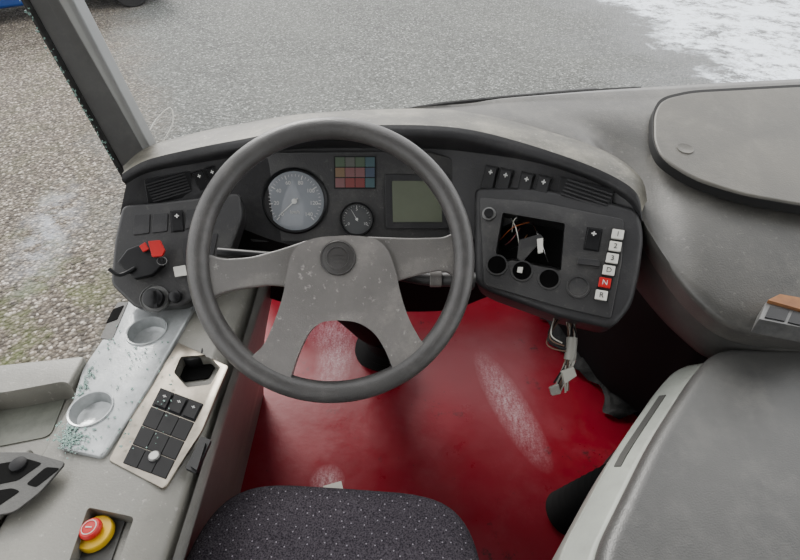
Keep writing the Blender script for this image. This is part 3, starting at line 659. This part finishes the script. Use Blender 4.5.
mk('spoke',[wp_([(362,236),(385,237),(415,238),(445,237),(468,228),(468,280),(445,270),(425,273),(398,281),(362,296)],.002,.020,.014)],'spoked',sw,bevel=.009,seg=6,label='grey side spoke')
mk('hub_cover',[wp_([(300,243),(318,237),(352,235),(376,238),(389,250),(396,272),(401,296),(409,320),(421,341),(442,358),(404,396),(395,374),(385,349),(374,332),(358,322),(338,320),(320,322),(308,333),(298,354),(291,376),(286,396),(242,366),(264,346),(275,320),(283,296),(287,272),(291,254)],.010,.030,.020)],'spoke',sw,bevel=.014,seg=7,label='worn grey moulded hub flowing into lower spokes')
c=PSW.hit(338,258,.010)
hb=mk('horn_cap',[lathe(c,wn,[(.0285,-.002),(.0285,.002),(.0265,.0045),(.025,.003),(.020,.004),(.0001,.005)],48)],'emblem',sw,label='round dark horn cap with raised ring')
mk('emblem_mark',[lathe(c,wn,[(.0185,.004),(.0180,.0058),(.0168,.0058),(.0163,.004)],40,False),pbox(PSW,338,258,.024,.0013,.0162,.0015),pbox(PSW,338,258,.018,.0011,.0162,.0015,dy=.006),pbox(PSW,338,258,.018,.0011,.0162,.0015,dy=-.006)],'rim',hb)
cd=Vector((-.01,.70,-.72)).normalized()
sco=empty('steering_column',WC+cd*.1,'black steering column with control stalks behind wheel','steering column')
hubc=WC-wn*.02
lowc=hubc-wy*.035
mk('column_shroud',[lathe(lowc-wn*.012,-wn,[(.045,0),(.05,.02),(.062,.07),(.065,.12),(.06,.2)],36)],'under',sco)
mk('column_tube',[tube([lowc-wn*.18,Vector((-.095,.95,.42)),Vector((-.085,1.1,.22)),Vector((-.06,1.2,.08))],.06,20,5)],'under',sco)
mk('floor_boot',[lathe(Vector((-.04,1.19,0)),Vector((0,-.3,1)),[(.115,0),(.11,.02),(.095,.03),(.10,.045),(.085,.055),(.09,.07),(.07,.085),(.065,.14)],32)],'boot',sco,label='black rubber boot at floor')
mk('stalk',[tube([hubc-wn*.05,D(262,256,.90),D(218,252,.900)],.010,10,4,.008)],'black',sco)
mk('stalk',[tube([hubc-wn*.05,D(420,278,.90),D(452,279,.89),D(474,281,.89)],.010,12,4,.015)],'panel',sco)
mk('stalk_collar',[tube([D(430,278,.888),D(441,278,.888)],.0155,14,1)],'spoke',sco)

# ------------------------------------------------------------------ driver seat
ds=empty('driver_seat',Vector((-.118,.15,0)),'dark patterned fabric driver seat cushion','seat')
def sell(cx,cy,a,b,n,z,sc_,seg=72):
    out=[]
    for k in range(seg):
        t=2*math.pi*k/seg; ct,st_=math.cos(t),math.sin(t)
        p=Vector((sc_*a*math.copysign(abs(ct)**(2/n),ct),(sc_*b if sc_<.9 else b-(1-sc_)*a)*math.copysign(abs(st_)**(2/n),st_),0))
        p=Matrix.Rotation(math.radians(-4),3,'Z')@p
        out.append(Vector((cx+p.x,cy+p.y,z)))
    return out
rings=[(.88,.40),(.93,.43),(.97,.46),(.985,.485),(.985,.50),(.95,.513),(.88,.520),(.7,.523),(.45,.525),(.2,.526),(.01,.526)]
V=[];Fc=[]
for sc_,z in rings: V+=sell(-.118,.085,.236,.355,5,z,sc_)
S=72
for i in range(len(rings)-1):
    for k in range(S):
        j=(k+1)%S; Fc.append([i*S+k,i*S+j,(i+1)*S+j,(i+1)*S+k])
Fc.append(list(range(S))[::-1]); Fc.append([(len(rings)-1)*S+k for k in range(S)])
mk('seat_cushion',[(V,Fc)],'fabric',ds,sharp=80,label='dark grey fabric with small white dots')
mk('seat_base',[box((-.112,.05,.205),(.34,.40,.41))],'under',ds,bevel=.02)
pp=mk('paper_scrap',[box((-.18,.69,.003),(.05,.03,.003),.3)],'white'); top(pp,'small white paper scrap lying on red floor','paper')

cb=mk('cable_loop',[tube([D(150,130,1.07),D(157,119,1.08),D(170,108,1.09),D(173,122,1.09),D(164,140,1.08),D(156,148,1.07)],.0016,6,6)],'white'); top(cb,'thin white cable loop hanging beside pillar','cable')

# ------------------------------------------------------------------ car outside
def car(x0,y0,paint,label,flip=1,rot=0):
    e=empty('car',Vector((x0+.75*flip,y0+.12,-1)),label,'car')
    prof=[(0,.35),(0,.65),(.15,.8),(1.0,.95),(1.6,1.42),(3.0,1.45),(3.7,1.0),(4.2,.92),(4.25,.4),(4.1,.22),(.15,.22)]
    A=[Vector((x0+flip*x,y0,-1+z)) for x,z in prof]; B=[p+Vector((0,1.7,0)) for p in A]
    mk('body',[prism(A,B)],paint,e,bevel=.06,seg=4)
    gp=[(1.2,.98),(1.68,1.34),(2.95,1.36),(3.5,1.0)]
    A=[Vector((x0+flip*x,y0-.01,-1+z)) for x,z in gp]; mk('side_window',[prism(A,[p+Vector((0,.05,0)) for p in A])],'glass',e)
    for wx_ in (.75,3.4):
        for yy,nn in ((y0+.12,-1),(y0+1.58,1)):
            c=Vector((x0+flip*wx_,yy,-1+.31))
            wh=mk('wheel',[lathe(c,Vector((0,nn,0)),[(.2,.0),(.31,.0),(.32,.05),(.32,.14),(.30,.17),(.21,.17)],40)],'rubber',e)
            mk('hubcap',[lathe(c,Vector((0,nn,0)),[(.21,.165),(.19,.15),(.08,.155),(.06,.175),(.0001,.175)],30)],'chrome',wh)
    e.rotation_euler=(0,0,rot)
    return e
car(-3.95,9.95,'blue','blue parked car on gravel',flip=-1,rot=math.radians(36))
